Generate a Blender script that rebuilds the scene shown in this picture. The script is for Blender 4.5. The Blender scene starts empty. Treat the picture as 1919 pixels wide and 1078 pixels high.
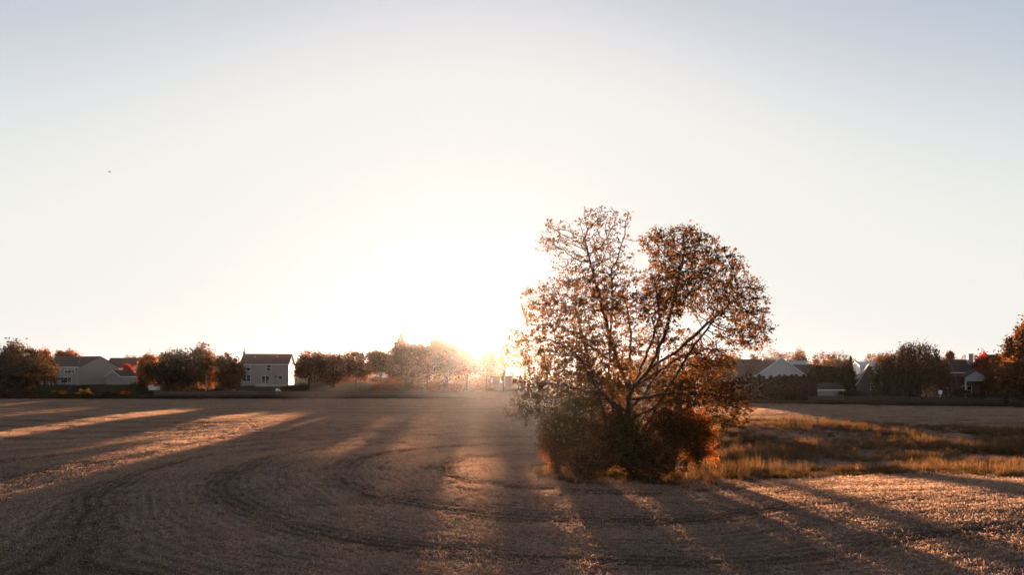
import bpy, math, random
import numpy as np
from mathutils import Vector, noise as mnoise

sc = bpy.context.scene
COL = sc.collection
rng = np.random.default_rng(11)
R = math.radians

# ------------------------------------------------------------------ camera, sky, sun, exposure
F, HOR, CAMH = 1300.0, 692.0, 7.0            # focal length and horizon line in photo pixels, eye height in metres
cam = bpy.data.objects.new('camera', bpy.data.cameras.new('camera'))
COL.objects.link(cam); sc.camera = cam
cam.location = (0, 0, CAMH); cam.rotation_euler = (math.pi/2, 0, 0)
cam.data.sensor_width = 36; cam.data.lens = F/1919*36
cam.data.shift_y = (HOR-539)/1919
cam.data.clip_start = 0.2; cam.data.clip_end = 6000

SUN_EL, SUN_AZ = R(2.1), R(-2.9)             # azimuth from +Y, clockwise
EXPOSURE = 2.55
sc.view_settings.view_transform = 'Standard'; sc.view_settings.look = 'None'
sc.view_settings.exposure = EXPOSURE; sc.view_settings.gamma = 1.0
sc.view_settings.use_curve_mapping = False

world = bpy.data.worlds.new('World'); sc.world = world; world.use_nodes = True
wn, wl = world.node_tree.nodes, world.node_tree.links
sky = wn.new('ShaderNodeTexSky'); sky.sky_type = 'NISHITA'; sky.sun_disc = False
sky.sun_elevation = SUN_EL; sky.sun_rotation = SUN_AZ
sky.air_density = 1; sky.dust_density = 1; sky.ozone_density = 1
hs = wn.new('ShaderNodeHueSaturation'); hs.inputs['Saturation'].default_value = 0.42
wl.new(sky.outputs[0], hs.inputs['Color'])
mul = wn.new('ShaderNodeVectorMath'); mul.operation = 'MULTIPLY'      # white balance of the thin milky sky
mul.inputs[1].default_value = (0.78, 0.795, 0.935)
wl.new(hs.outputs[0], mul.inputs[0])
sep = wn.new('ShaderNodeSeparateXYZ'); wl.new(mul.outputs[0], sep.inputs[0])
com = wn.new('ShaderNodeCombineXYZ')
for i, top in enumerate((0.885, 0.89, 0.845)):                         # soft shoulder: top*(1-exp(-x^2.2))
    pw = wn.new('ShaderNodeMath'); pw.operation = 'POWER'; pw.inputs[1].default_value = 2.2
    a = wn.new('ShaderNodeMath'); a.operation = 'MULTIPLY'; a.inputs[1].default_value = -1.0
    b = wn.new('ShaderNodeMath'); b.operation = 'EXPONENT'
    c = wn.new('ShaderNodeMath'); c.operation = 'SUBTRACT'; c.inputs[0].default_value = 1.0
    d = wn.new('ShaderNodeMath'); d.operation = 'MULTIPLY'; d.inputs[1].default_value = top*10/2**EXPOSURE
    wl.new(sep.outputs[i], pw.inputs[0]); wl.new(pw.outputs[0], a.inputs[0]); wl.new(a.outputs[0], b.inputs[0]); wl.new(b.outputs[0], c.inputs[1])
    wl.new(c.outputs[0], d.inputs[0]); wl.new(d.outputs[0], com.inputs[i])
wl.new(com.outputs[0], wn['Background'].inputs['Color'])
wn['Background'].inputs['Strength'].default_value = 0.1

sun = bpy.data.objects.new('sun', bpy.data.lights.new('sun', 'SUN')); COL.objects.link(sun)
sun.data.energy = 5.0; sun.data.angle = R(0.55); sun.data.color = (1.0, 0.66, 0.43)
sdir = Vector((math.sin(SUN_AZ)*math.cos(SUN_EL), math.cos(SUN_AZ)*math.cos(SUN_EL), math.sin(SUN_EL)))
sun.rotation_euler = sdir.to_track_quat('Z', 'Y').to_euler()
sun.location = (-20, 380, 18)

cy = sc.cycles
cy.use_denoising = True
cy.max_bounces = 6; cy.diffuse_bounces = 3; cy.glossy_bounces = 2; cy.transmission_bounces = 4
cy.volume_bounces = 0; cy.transparent_max_bounces = 6
cy.sample_clamp_indirect = 6.0; cy.caustics_reflective = False; cy.caustics_refractive = False

# ------------------------------------------------------------------ helpers
def at(px, py, Y):
    return Vector(((px-959.5)/F*Y, Y, CAMH-(py-HOR)/F*Y))

def tag(o, label=None, cat=None, group=None, kind=None):
    if label: o['label'] = label
    if cat: o['category'] = cat
    if group: o['group'] = group
    if kind: o['kind'] = kind
    return o

def empty(name, loc, rz=0.0):
    o = bpy.data.objects.new(name, None); COL.objects.link(o)
    o.empty_display_size = 0.2; o.location = loc; o.rotation_euler = (0, 0, rz)
    return o

def link(name, me, m=None, parent=None, loc=None):
    o = bpy.data.objects.new(name, me); COL.objects.link(o)
    if m is not None and len(me.materials) == 0: me.materials.append(m)
    if parent is not None: o.parent = parent
    if loc is not None: o.location = loc
    return o

def np_mesh(name, V, Q, attrs=None, smooth=False):
    """V (n,3); Q (m,k) faces of equal size; attrs: name -> per-face float array."""
    me = bpy.data.meshes.new(name)
    V = np.ascontiguousarray(V, dtype=np.float32); Q = np.ascontiguousarray(Q, dtype=np.int32)
    m, k = Q.shape
    me.vertices.add(len(V)); me.vertices.foreach_set('co', V.ravel())
    me.loops.add(m*k); me.loops.foreach_set('vertex_index', Q.ravel())
    me.polygons.add(m)
    me.polygons.foreach_set('loop_start', np.arange(0, m*k, k, dtype=np.int32))
    me.polygons.foreach_set('loop_total', np.full(m, k, dtype=np.int32))
    me.update(calc_edges=True)
    for an, arr in (attrs or {}).items():
        a = me.attributes.new(an, 'FLOAT', 'FACE'); a.data.foreach_set('value', np.asarray(arr, dtype=np.float32))
    if smooth: me.polygons.foreach_set('use_smooth', np.ones(m, dtype=bool))
    return me

class MB:
    """collects convex solids into one mesh"""
    def __init__(s): s.v, s.f = [], []
    def box(s, x0, x1, y0, y1, z0, z1):
        n = len(s.v)
        s.v += [(x0,y0,z0),(x1,y0,z0),(x1,y1,z0),(x0,y1,z0),(x0,y0,z1),(x1,y0,z1),(x1,y1,z1),(x0,y1,z1)]
        s.f += [tuple(n+i for i in q) for q in ((3,2,1,0),(4,5,6,7),(0,1,5,4),(1,2,6,5),(2,3,7,6),(3,0,4,7))]
        return s
    def poly(s, pts, faces):
        n = len(s.v); s.v += [tuple(p) for p in pts]; s.f += [tuple(n+i for i in q) for q in faces]; return s
    def prism(s, prof, a, b, axis='x'):
        """extrude a 2-D profile between a and b. axis x: prof=(y,z); axis y: prof=(x,z)"""
        n, k = len(s.v), len(prof)
        for t in (a, b):
            for (p, q) in prof:
                s.v.append((t, p, q) if axis == 'x' else (p, t, q))
        s.f += [tuple(n+k-1-i for i in range(k)), tuple(n+k+i for i in range(k))]
        for i in range(k):
            j = (i+1) % k; s.f.append((n+i, n+j, n+k+j, n+k+i))
        return s
    def tube(s, p, q, r0, r1, k=8):
        p, q = Vector(p), Vector(q); d = (q-p).normalized()
        u = d.orthogonal().normalized(); w = d.cross(u); n = len(s.v)
        for c, r in ((p, r0), (q, r1)):
            for i in range(k):
                t = 2*math.pi*i/k; s.v.append(tuple(c+(u*math.cos(t)+w*math.sin(t))*r))
        for i in range(k):
            j = (i+1) % k; s.f.append((n+i, n+j, n+k+j, n+k+i))
        s.f += [tuple(n+k-1-i for i in range(k)), tuple(n+k+i for i in range(k))]
        return s
    def mesh(s, name):
        me = bpy.data.meshes.new(name); me.from_pydata(s.v, [], s.f); me.update()
        import bmesh
        bm = bmesh.new(); bm.from_mesh(me); bmesh.ops.recalc_face_normals(bm, faces=bm.faces); bm.to_mesh(me); bm.free()
        return me
    def build(s, name, m, parent=None, loc=None): return link(name, s.mesh(name), m, parent, loc)

def new_mat(name):
    m = bpy.data.materials.new(name); m.use_nodes = True
    m.node_tree.nodes.clear()
    return m, m.node_tree.nodes, m.node_tree.links

def ramp(n, stops):
    r = n.new('ShaderNodeValToRGB'); e = r.color_ramp.elements
    while len(e) < len(stops): e.new(0.5)
    for i, (p, c) in enumerate(stops): e[i].position = p; e[i].color = (*c, 1)
    return r

def solid(name, c, rough=0.8, var=0.15, scale=3.0, bump=0.0, spec=0.3, metal=0.0, lines=None):
    """plain surface with blotchy wear; lines=(axis scale, depth) adds lap siding or shingle courses as bump"""
    m, n, l = new_mat(name)
    out = n.new('ShaderNodeOutputMaterial'); b = n.new('ShaderNodeBsdfPrincipled')
    l.new(b.outputs[0], out.inputs[0])
    tc = n.new('ShaderNodeTexCoord'); no = n.new('ShaderNodeTexNoise')
    no.inputs['Scale'].default_value = scale; no.inputs['Detail'].default_value = 5
    l.new(tc.outputs['Object'], no.inputs['Vector'])
    lo = [max(0, x*(1-var)) for x in c]; hi = [min(1, x*(1+var)) for x in c]
    rp = ramp(n, [(0.3, lo), (0.7, hi)]); l.new(no.outputs['Fac'], rp.inputs['Fac'])
    l.new(rp.outputs[0], b.inputs['Base Color'])
    b.inputs['Roughness'].default_value = rough; b.inputs['Specular IOR Level'].default_value = spec
    b.inputs['Metallic'].default_value = metal
    src = no.outputs['Fac']
    if lines:
        wv = n.new('ShaderNodeTexWave'); wv.bands_direction = 'Z'; wv.wave_profile = 'SAW'
        wv.inputs['Scale'].default_value = lines; wv.inputs['Distortion'].default_value = 0.3
        l.new(tc.outputs['Object'], wv.inputs['Vector']); src = wv.outputs['Fac']; bump = bump or 0.5
    if bump:
        bp = n.new('ShaderNodeBump'); bp.inputs['Strength'].default_value = bump; bp.inputs['Distance'].default_value = 0.03
        l.new(src, bp.inputs['Height']); l.new(bp.outputs[0], b.inputs['Normal'])
    return m

def leaf_mat(name, cols, trans, mix=0.55, gloss=0.0):
    """leaves: face attribute 'rnd' picks the hue; cols = reflected stops, trans = transmitted colour gain"""
    m, n, l = new_mat(name)
    out = n.new('ShaderNodeOutputMaterial')
    at_ = n.new('ShaderNodeAttribute'); at_.attribute_name = 'rnd'
    k = len(cols); rp = ramp(n, [(i/(k-1) if k > 1 else 0, c) for i, c in enumerate(cols)])
    l.new(at_.outputs['Fac'], rp.inputs['Fac'])
    di = n.new('ShaderNodeBsdfDiffuse'); tr = n.new('ShaderNodeBsdfTranslucent')
    vm = n.new('ShaderNodeVectorMath'); vm.operation = 'MULTIPLY'; vm.inputs[1].default_value = trans
    l.new(rp.outputs[0], di.inputs['Color']); l.new(rp.outputs[0], vm.inputs[0]); l.new(vm.outputs[0], tr.inputs['Color'])
    mx = n.new('ShaderNodeMixShader'); mx.inputs[0].default_value = mix
    l.new(di.outputs[0], mx.inputs[1]); l.new(tr.outputs[0], mx.inputs[2])
    l.new(mx.outputs[0], out.inputs[0])
    return m

def fbm(X, Y, s, seed=0):
    out = np.zeros_like(X)
    for i in range(len(X)): out[i] = mnoise.fractal(Vector((X[i]*s, Y[i]*s, seed*7.3)), 0.8, 2.0, 4)
    return out

def smooth(a, b, x):
    t = np.clip((x-a)/(b-a), 0, 1); return t*t*(3-2*t)

# ------------------------------------------------------------------ terrain
def edge_y(X):                                   # where the field stops and the gardens begin
    return np.interp(X, [-300, -120, 8, 42, 92, 160, 300], [158, 160, 162, 141, 126, 112, 100])

def field_z(X, Y):
    X = np.asarray(X, dtype=float); Y = np.asarray(Y, dtype=float)
    z = 0.13*np.sin(Y/6.3+0.035*X+0.8) + 0.10*np.sin(X/11.0+Y/17.0+1.3) + 0.06*np.sin(X/4.1-Y/7.0)
    z = z*np.clip((edge_y(X)-Y)/12, 0, 1)
    t = np.clip((X-16)/92, 0, 1)                 # made-up swale sinks the grass strip so low sun clears it
    d = np.hypot(X-(16+92*t), (Y-(64+6*t))*0.75)
    return z - 1.2*np.exp(-(d/13.5)**2) + 0.35*(1-smooth(33, 47, Y))*smooth(8, 14, X)  # right foreground raised in shape so it catches the low sun

def lawn_z(X, Y):
    X = np.asarray(X, dtype=float); Y = np.asarray(Y, dtype=float)
    s = Y-edge_y(X)
    top = np.interp(X, [-40, 20, 45], [2.4, 1.6, 0.8])
    z = top*smooth(2, 36, s) + np.clip(s-40, 0, 400)*0.004
    return np.where(s < 0, -1.8*np.clip(-s/6, 0, 1)-.05*np.clip(-s/.2, 0, 1), z)

def gz(x, y):
    return float(field_z(x, y)) if y < float(edge_y(x)) else float(lawn_z(x, y))

def grid(name, xs, ys, zf, m, below=None):
    Xg, Yg = np.meshgrid(xs, ys); Zg = zf(Xg, Yg)
    V = np.stack([Xg.ravel(), Yg.ravel(), Zg.ravel()], 1); nx, ny = len(xs), len(ys)
    i = np.arange((ny-1)*(nx-1)); r, c = i//(nx-1), i % (nx-1)
    a = r*nx+c; Q = np.stack([a, a+1, a+nx+1, a+nx], 1)
    return link(name, np_mesh(name, V, Q, smooth=True), m)

# swaths left by the combine: they run along the far side and bend round the tree island
def island_d(X, Y):
    # distance to the capsule tree -> grass strip on the right
    ax, ay, bx, by = 6.0, 50.0, 70.0, 68.0
    t = np.clip(((X-ax)*(bx-ax)+(Y-ay)*(by-ay))/((bx-ax)**2+(by-ay)**2), 0, 1)
    return np.hypot(X-(ax+t*(bx-ax)), Y-(ay+t*(by-ay)))

def pass_phase(X, Y, nz):
    dI = island_d(X, Y); w = smooth(24, 62, dI)
    return (dI*(1-w)+(Y+0.10*X)*w)/6.6 + 0.22*nz
def swath(X, Y, nz):
    """0..1: how much residue the combine left, in bands that follow its passes"""
    ph = pass_phase(X, Y, nz)
    return np.clip(0.62+0.36*np.sin(2*np.pi*ph)+0.24*np.sin(4*np.pi*ph+1.0), 0, 1)

# ground materials
def soil_material():
    m, n, l = new_mat('field_soil')
    out = n.new('ShaderNodeOutputMaterial'); b = n.new('ShaderNodeBsdfPrincipled'); l.new(b.outputs[0], out.inputs[0])
    tc = n.new('ShaderNodeTexCoord')
    n1 = n.new('ShaderNodeTexNoise'); n1.inputs['Scale'].default_value = 9; n1.inputs['Detail'].default_value = 8; n1.inputs['Roughness'].default_value = 0.7
    n2 = n.new('ShaderNodeTexNoise'); n2.inputs['Scale'].default_value = 0.12; n2.inputs['Detail'].default_value = 3
    l.new(tc.outputs['Object'], n1.inputs['Vector']); l.new(tc.outputs['Object'], n2.inputs['Vector'])
    r1 = ramp(n, [(0.3, (0.070, 0.042, 0.030)), (0.55, (0.145, 0.094, 0.069)), (0.8, (0.26, 0.185, 0.14))]); 
    ca = n.new('ShaderNodeAttribute'); ca.attribute_name = 'cover'          # chaff lying on the soil, pass by pass
    ch = ramp(n, [(0.25, (0.14, 0.098, 0.076)), (0.75, (0.40, 0.30, 0.24))])
    cm = n.new('ShaderNodeMix'); cm.data_type = 'RGBA'; l.new(ca.outputs['Fac'], cm.inputs['Factor'])
    l.new(r1.outputs[0], cm.inputs['A']); l.new(ch.outputs[0], cm.inputs['B'])
    r2 = ramp(n, [(0.35, (0.75, 0.75, 0.75)), (0.65, (1.15, 1.1, 1.05))]); l.new(n2.outputs['Fac'], r2.inputs['Fac'])
    mm = n.new('ShaderNodeMix'); mm.data_type = 'RGBA'; mm.blend_type = 'MULTIPLY'; mm.inputs['Factor'].default_value = 1
    l.new(cm.outputs['Result'], mm.inputs['A']); l.new(r2.outputs[0], mm.inputs['B']); l.new(mm.outputs['Result'], b.inputs['Base Color'])
    b.inputs['Roughness'].default_value = 0.9; b.inputs['Specular IOR Level'].default_value = 0.0
    pa = n.new('ShaderNodeAttribute'); pa.attribute_name = 'phase'          # drill rows, 0.55 m apart, bending with the passes
    pm = n.new('ShaderNodeMath'); pm.operation = 'MULTIPLY'; pm.inputs[1].default_value = 2*math.pi*12
    ps_ = n.new('ShaderNodeMath'); ps_.operation = 'SINE'; l.new(pa.outputs['Fac'], pm.inputs[0]); l.new(pm.outputs[0], ps_.inputs[0])
    pb_ = n.new('ShaderNodeMath'); pb_.operation = 'MULTIPLY_ADD'; pb_.inputs[1].default_value = 0.12; l.new(ps_.outputs[0], pb_.inputs[0]); l.new(n1.outputs['Fac'], pb_.inputs[2])
    l.new(pb_.outputs[0], r1.inputs['Fac']); l.new(pb_.outputs[0], ch.inputs['Fac'])
    bp = n.new('ShaderNodeBump'); bp.inputs['Strength'].default_value = 0.9; bp.inputs['Distance'].default_value = 0.08
    l.new(pb_.outputs[0], bp.inputs['Height']); l.new(bp.outputs[0], b.inputs['Normal'])
    return m

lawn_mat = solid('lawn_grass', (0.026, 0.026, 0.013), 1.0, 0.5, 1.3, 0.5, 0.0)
axis = lambda near, step, far, growth: np.array(sorted({round(s*v, 3) for s in (-1, 1) for v in (lambda L: L)(
    [0]+list(np.arange(step, near, step))+[near*growth**k for k in range(int(math.log(far/near)/math.log(growth))+1)])}))
gx = axis(150, 3, 1500, 1.25)
gy = np.unique(np.round(np.concatenate([[-1500, -900, -500, -250, -120, -60], np.arange(-40, 90, 10), np.arange(90, 260, 2.0), 260*1.25**np.arange(0, 9)]), 3))
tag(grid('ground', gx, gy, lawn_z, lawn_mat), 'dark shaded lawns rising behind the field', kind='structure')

def field_sheet():
    xs = np.unique(np.concatenate([np.arange(-260, -90, 6), np.arange(-90, 90, 0.9), np.arange(90, 261, 6)]))
    T = np.concatenate([np.linspace(-0.5, 0.05, 12), np.linspace(0.05, 1, 215)[1:]])
    Xg, Tg = np.meshgrid(xs, T); Yg = Tg*edge_y(Xg); Zg = field_z(Xg, Yg)
    V = np.stack([Xg.ravel(), Yg.ravel(), Zg.ravel()], 1); nx, ny = len(xs), len(T)
    i = np.arange((ny-1)*(nx-1)); r, c = i//(nx-1), i % (nx-1); a = r*nx+c
    me = np_mesh('field', V, np.stack([a, a+1, a+nx+1, a+nx], 1), smooth=True)
    pa = me.attributes.new('phase', 'FLOAT', 'POINT'); pa.data.foreach_set('value', pass_phase(V[:, 0], V[:, 1], fbm(V[:, 0], V[:, 1], 0.035)).astype(np.float32))
    at_ = me.attributes.new('cover', 'FLOAT', 'POINT'); at_.data.foreach_set('value', swath(V[:, 0], V[:, 1], fbm(V[:, 0], V[:, 1], 0.035)).astype(np.float32))
    return link('field', me, soil_material())
tag(field_sheet(), 'harvested brown field covered in crop residue', kind='structure')

# ------------------------------------------------------------------ instanced ground cover (straw, grasses)
def scatter(name, pts, idx, rot, scl, protos, label, cat):
    """one object; geometry nodes put a prototype clump on every vertex"""
    me = bpy.data.meshes.new(name); P = np.asarray(pts, dtype=np.float32)
    me.vertices.add(len(P)); me.vertices.foreach_set('co', P.ravel())
    for an, ty, arr in (('pick', 'INT', np.asarray(idx, dtype=np.int32)), ('turn', 'FLOAT', np.asarray(rot, dtype=np.float32)), ('size', 'FLOAT', np.asarray(scl, dtype=np.float32))):
        a = me.attributes.new(an, ty, 'POINT'); a.data.foreach_set('value', arr)
    o = link(name, me)
    pc = bpy.data.collections.new(name+'_clumps')
    for i, pm in enumerate(protos):
        po = bpy.data.objects.new('%s_clump_%02d' % (name, i), pm); pc.objects.link(po)
    ng = bpy.data.node_groups.new(name+'_scatter', 'GeometryNodeTree')
    ng.interface.new_socket('Geometry', in_out='INPUT', socket_type='NodeSocketGeometry')
    ng.interface.new_socket('Geometry', in_out='OUTPUT', socket_type='NodeSocketGeometry')
    n, l = ng.nodes, ng.links
    gi, go = n.new('NodeGroupInput'), n.new('NodeGroupOutput')
    ci = n.new('GeometryNodeCollectionInfo'); ci.inputs['Collection'].default_value = pc
    ci.inputs['Separate Children'].default_value = True; ci.inputs['Reset Children'].default_value = True
    ip = n.new('GeometryNodeInstanceOnPoints'); ip.inputs['Pick Instance'].default_value = True
    def named(nm, ty):
        a = n.new('GeometryNodeInputNamedAttribute'); a.data_type = ty; a.inputs['Name'].default_value = nm; return a
    cx = n.new('ShaderNodeCombineXYZ')
    l.new(named('turn', 'FLOAT').outputs['Attribute'], cx.inputs['Z'])
    er = n.new('FunctionNodeEulerToRotation'); l.new(cx.outputs[0], er.inputs[0])
    l.new(gi.outputs[0], ip.inputs['Points']); l.new(ci.outputs[0], ip.inputs['Instance'])
    l.new(named('pick', 'INT').outputs['Attribute'], ip.inputs['Instance Index'])
    l.new(er.outputs[0], ip.inputs['Rotation'])
    l.new(named('size', 'FLOAT').outputs['Attribute'], ip.inputs['Scale'])
    l.new(ip.outputs[0], go.inputs[0])
    md = o.modifiers.new('scatter', 'NODES'); md.node_group = ng
    return tag(o, label, cat, kind='stuff')

def strips(base, d, up, length, width, segs=1, bend=0.0, g=None):
    """thin blades from base along d; returns V, Q arrays"""
    n = len(base); g = g or rng
    side = np.cross(d, up); side /= np.maximum(np.linalg.norm(side, axis=1, keepdims=True), 1e-6)
    rows = []
    for k in range(segs+1):
        t = k/segs
        c = base + d*(length*t)[:, None] + up*(bend*length*t*t)[:, None] if np.ndim(bend) else base + d*(length*t)[:, None]
        w = width*(1-0.75*t) if segs > 1 else width
        rows += [c-side*(w/2)[:, None], c+side*(w/2)[:, None]]
    V = np.stack(rows, 1).reshape(-1, 3)          # per blade 2*(segs+1)
    b = np.arange(n)*(2*(segs+1))
    Q = np.concatenate([np.stack([b+2*k, b+2*k+1, b+2*k+3, b+2*k+2], 1) for k in range(segs)])
    return V, Q

straw_mat = leaf_mat('straw', [(0.125, 0.087, 0.069), (0.34, 0.252, 0.200), (0.62, 0.485, 0.400)], (1.25, 1.0, 0.78), 0.5)
def straw_clump(n, tile, seed, stand, shade=0.0):
    g = np.random.default_rng(seed)
    base = np.stack([g.uniform(-tile/2, tile/2, n), np.where(g.random(n) < .6, (g.integers(0, 3, n)-1)*tile/3+g.normal(0, .07, n), g.uniform(-tile/2, tile/2, n)), g.uniform(0.0, 0.06, n)], 1)
    th = np.where(g.random(n) < .62, g.normal(0, .38, n)+np.pi*g.integers(0, 2, n), g.uniform(0, 2*np.pi, n)); el = np.where(g.random(n) < stand, g.uniform(0.6, 1.45, n), g.uniform(-0.08, 0.35, n))
    d = np.stack([np.cos(th)*np.cos(el), np.sin(th)*np.cos(el), np.sin(el)], 1)
    up = g.normal(0, 1, (n, 3)); up -= d*(up*d).sum(1)[:, None]; up /= np.linalg.norm(up, axis=1, keepdims=True)
    L = np.where(el > 0.5, g.uniform(0.06, 0.15, n), 0.05+g.gamma(2.0, 0.046, n)); W = g.uniform(0.005, 0.018, n)
    V, Q = strips(base, d, up, L, W, 1, 0.0, g)
    me = np_mesh('straw_clump', V, Q, {'rnd': np.clip(g.beta(1.6, 1.9, n)+shade, 0, 1)}); me.materials.append(straw_mat); return me
TILE = 1.3
straw_protos = [straw_clump(k, TILE*1.25, 100+i, s, t) for i, (k, s, t) in enumerate([(170, .45, -.16), (190, .4, -.14), (400, .35, -.06), (420, .3, -.05), (720, .3, .02), (760, .25, .03), (1100, .25, .10), (1150, .3, .10)])]

def in_frame(X, Y, pad=6):
    return np.abs(X) < 0.74*Y+pad
xs, ys = np.meshgrid(np.arange(-128, 128, TILE), np.arange(14, 163, TILE))
X = xs.ravel()+rng.uniform(-.4, .4, xs.size); Y = ys.ravel()+rng.uniform(-.4, .4, xs.size)
k = in_frame(X, Y) & (Y < edge_y(X)-0.3); X, Y = X[k], Y[k]
nz = fbm(X, Y, 0.035); n2 = fbm(X, Y, 0.25, 5)
dens = 0.80*swath(X, Y, nz) + 0.30*n2 + 0.10 + rng.normal(0, .07, len(X))
e_ = 0.4
gxp = pass_phase(X+e_, Y, nz)-pass_phase(X-e_, Y, nz); gyp = pass_phase(X, Y+e_, nz)-pass_phase(X, Y-e_, nz)
turn = np.arctan2(gyp, gxp)+np.pi/2+rng.normal(0, .10, len(X))+np.pi*rng.integers(0, 2, len(X))
pick = np.clip((dens*4).astype(int), 0, 3)*2 + rng.integers(0, 2, len(X))
scatter('straw', np.stack([X, Y, field_z(X, Y)-0.005], 1), pick, turn, rng.uniform(.85, 1.2, len(X)),
        straw_protos, 'loose tan straw and stubble strewn over the harvested field', 'straw')

grass_mat = leaf_mat('dry_grass', [(0.048, 0.035, 0.019), (0.135, 0.092, 0.052), (0.31, 0.215, 0.135)], (1.42, 1.0, 0.64), 0.5)
weed_mat = leaf_mat('rough_weeds', [(0.020, 0.022, 0.010), (0.05, 0.042, 0.018), (0.12, 0.08, 0.035)], (1.6, 1.0, 0.5), 0.5)
def tuft(n, spread, hmin, hmax, seed, m, w=(0.006, 0.016), lean=0.35):
    g = np.random.default_rng(seed)
    base = np.stack([g.normal(0, spread, n), g.normal(0, spread, n), np.zeros(n)], 1)
    th = g.uniform(0, 2*np.pi, n); el = np.pi/2-np.abs(g.normal(0, lean, n))
    d = np.stack([np.cos(th)*np.cos(el), np.sin(th)*np.cos(el), np.sin(el)], 1)
    up = np.stack([-np.cos(th)*np.sin(el), -np.sin(th)*np.sin(el), np.cos(el)], 1)
    tw = g.uniform(0, np.pi, n)[:, None]; side = np.cross(d, up); up2 = up*np.cos(tw)+side*np.sin(tw)
    V, Q = strips(base, d, up2, g.uniform(hmin, hmax, n), g.uniform(*w, n)*1.0, 3, -g.uniform(0.0, 0.35, n), g)
    r = g.beta(1.5, 2.0, n); me = np_mesh('grass_tuft', V, Q, {'rnd': np.tile(r, 3)}); me.materials.append(m); return me
grass_protos = [tuft(70, .20, .45, 1.0, 200+i, grass_mat, (0.010, 0.026)) for i in range(3)] + [tuft(46, .20, .7, 1.45, 210+i, grass_mat, (0.008, 0.026)) for i in range(3)] + [tuft(80, .26, .25, .75, 220+i, weed_mat, (0.012, 0.04), .5) for i in range(3)]

# tall grass strip to the right of the tree and the skirt round its foot
strip_poly = [(13.0, 47.5), (22, 47.0), (36, 47.0), (60, 50), (110, 56), (110, 82), (62, 85), (45, 94), (30, 99), (24, 96), (17, 70)]
def inside(X, Y, poly):
    c = np.zeros(len(X), bool); j = len(poly)-1
    for i in range(len(poly)):
        (xi, yi), (xj, yj) = poly[i], poly[j]
        c ^= ((yi > Y) != (yj > Y)) & (X < (xj-xi)*(Y-yi)/(yj-yi+1e-9)+xi); j = i
    return c
n = 30000
X = rng.uniform(-4, 112, n); Y = rng.uniform(38, 102, n)
nz = fbm(X, Y, 0.11, 3)
edge = 1.2*nz
skirt = ((X-8.8)/7.2)**2 + ((Y-46.0)/5.4)**2 < 1+0.3*nz
k = (inside(X+edge, Y+edge*1.5, strip_poly) | skirt) & (rng.random(n) < np.clip(0.70+1.0*nz, 0.04, 1))
X, Y, nz = X[k], Y[k], nz[k]
tall = (fbm(X, Y, 0.07, 9) + rng.normal(0, .18, len(X)) > 0.12).astype(int)
front = (X > 13) & (Y < 50.5+0.04*(X-13))  # mostly dark short weeds here, imitating shade on the strip's near edge
weedy = (front & (rng.random(len(X)) < .7)) | (fbm(X, Y, 0.16, 21) + rng.normal(0, .2, len(X)) > 0.22) | ((X < 8) & (rng.random(len(X)) < .45))
scatter('tall_grass', np.stack([X, Y, field_z(X, Y)-0.02], 1), np.where(weedy, 6, tall*3)+rng.integers(0, 3, len(X)), rng.uniform(0, 6.28, len(X)), rng.uniform(.38, .88, len(X))*(1+.55*np.clip(nz, -1, 1))*np.where(front, .8, 1.0),
        grass_protos, 'tall dry grass growing round the lone tree and in the strip beside it', 'grass')

weed_protos = [tuft(60, .22, .25, .8, 230+i, weed_mat, (0.012, 0.035), .45) for i in range(3)]
n = 5200
X = rng.uniform(-130, 118, n); off = np.abs(rng.normal(0, 1.6, n)); Y = edge_y(X)+0.2+off
k = in_frame(X, Y, 12); X, Y = X[k], Y[k]
scatter('field_edge_weeds', np.stack([X, Y, lawn_z(X, Y)-0.02], 1), rng.integers(0, 3, len(X)), rng.uniform(0, 6.28, len(X)), rng.uniform(.6, 1.4, len(X)),
        weed_protos, 'dark rough weeds along the far edge of the field', 'weeds')

# ------------------------------------------------------------------ trees
bark = solid('bark', (0.050, 0.034, 0.024), 0.95, 0.4, 6.0, 0.9, 0.1)

def leaf_quads(P, size, g, droop=0.0, rnd=None):
    """one rhombic leaf per point"""
    n = len(P)
    d = g.normal(0, 1, (n, 3)); d[:, 2] = d[:, 2]*0.7-droop; d /= np.linalg.norm(d, axis=1, keepdims=True)
    s = g.normal(0, 1, (n, 3)); s -= d*(s*d).sum(1)[:, None]; s /= np.linalg.norm(s, axis=1, keepdims=True)
    L = (size*g.uniform(.6, 1.4, n))[:, None]; W = L*g.uniform(.20, .45, n)[:, None]
    nrm = np.cross(d, s)*L*0.10
    V = np.stack([P, P+d*L*.5-s*W+nrm, P+d*L, P+d*L*.5+s*W+nrm], 1).reshape(-1, 3)
    b = np.arange(n)*4; Q = np.stack([b, b+1, b+2, b+3], 1)
    return V, Q, (g.random(n) if rnd is None else rnd)

def tubes_np(A, B, ra, rb, k):
    """frustums for many edges at once"""
    D = B-A; D = D/np.maximum(np.linalg.norm(D, axis=1, keepdims=True), 1e-6)
    ref = np.where(np.abs(D[:, 2:3]) > 0.9, np.array([[1., 0, 0]]), np.array([[0, 0, 1.]]))
    U = np.cross(D, ref); U /= np.linalg.norm(U, axis=1, keepdims=True); W = np.cross(D, U)
    t = np.arange(k)*2*np.pi/k; ct, st = np.cos(t), np.sin(t)
    ring = U[:, None, :]*ct[None, :, None]+W[:, None, :]*st[None, :, None]
    V = np.concatenate([A[:, None]+ring*ra[:, None, None], (B+D*0.3*rb[:, None])[:, None]+ring*rb[:, None, None]], 1).reshape(-1, 3)
    n = len(A); b = (np.arange(n)*2*k)[:, None]; i = np.arange(k)[None]; j = (i+1) % k
    Q = np.stack([b+i, b+j, b+k+j, b+k+i], 2).reshape(-1, 4)
    return V, Q

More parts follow.
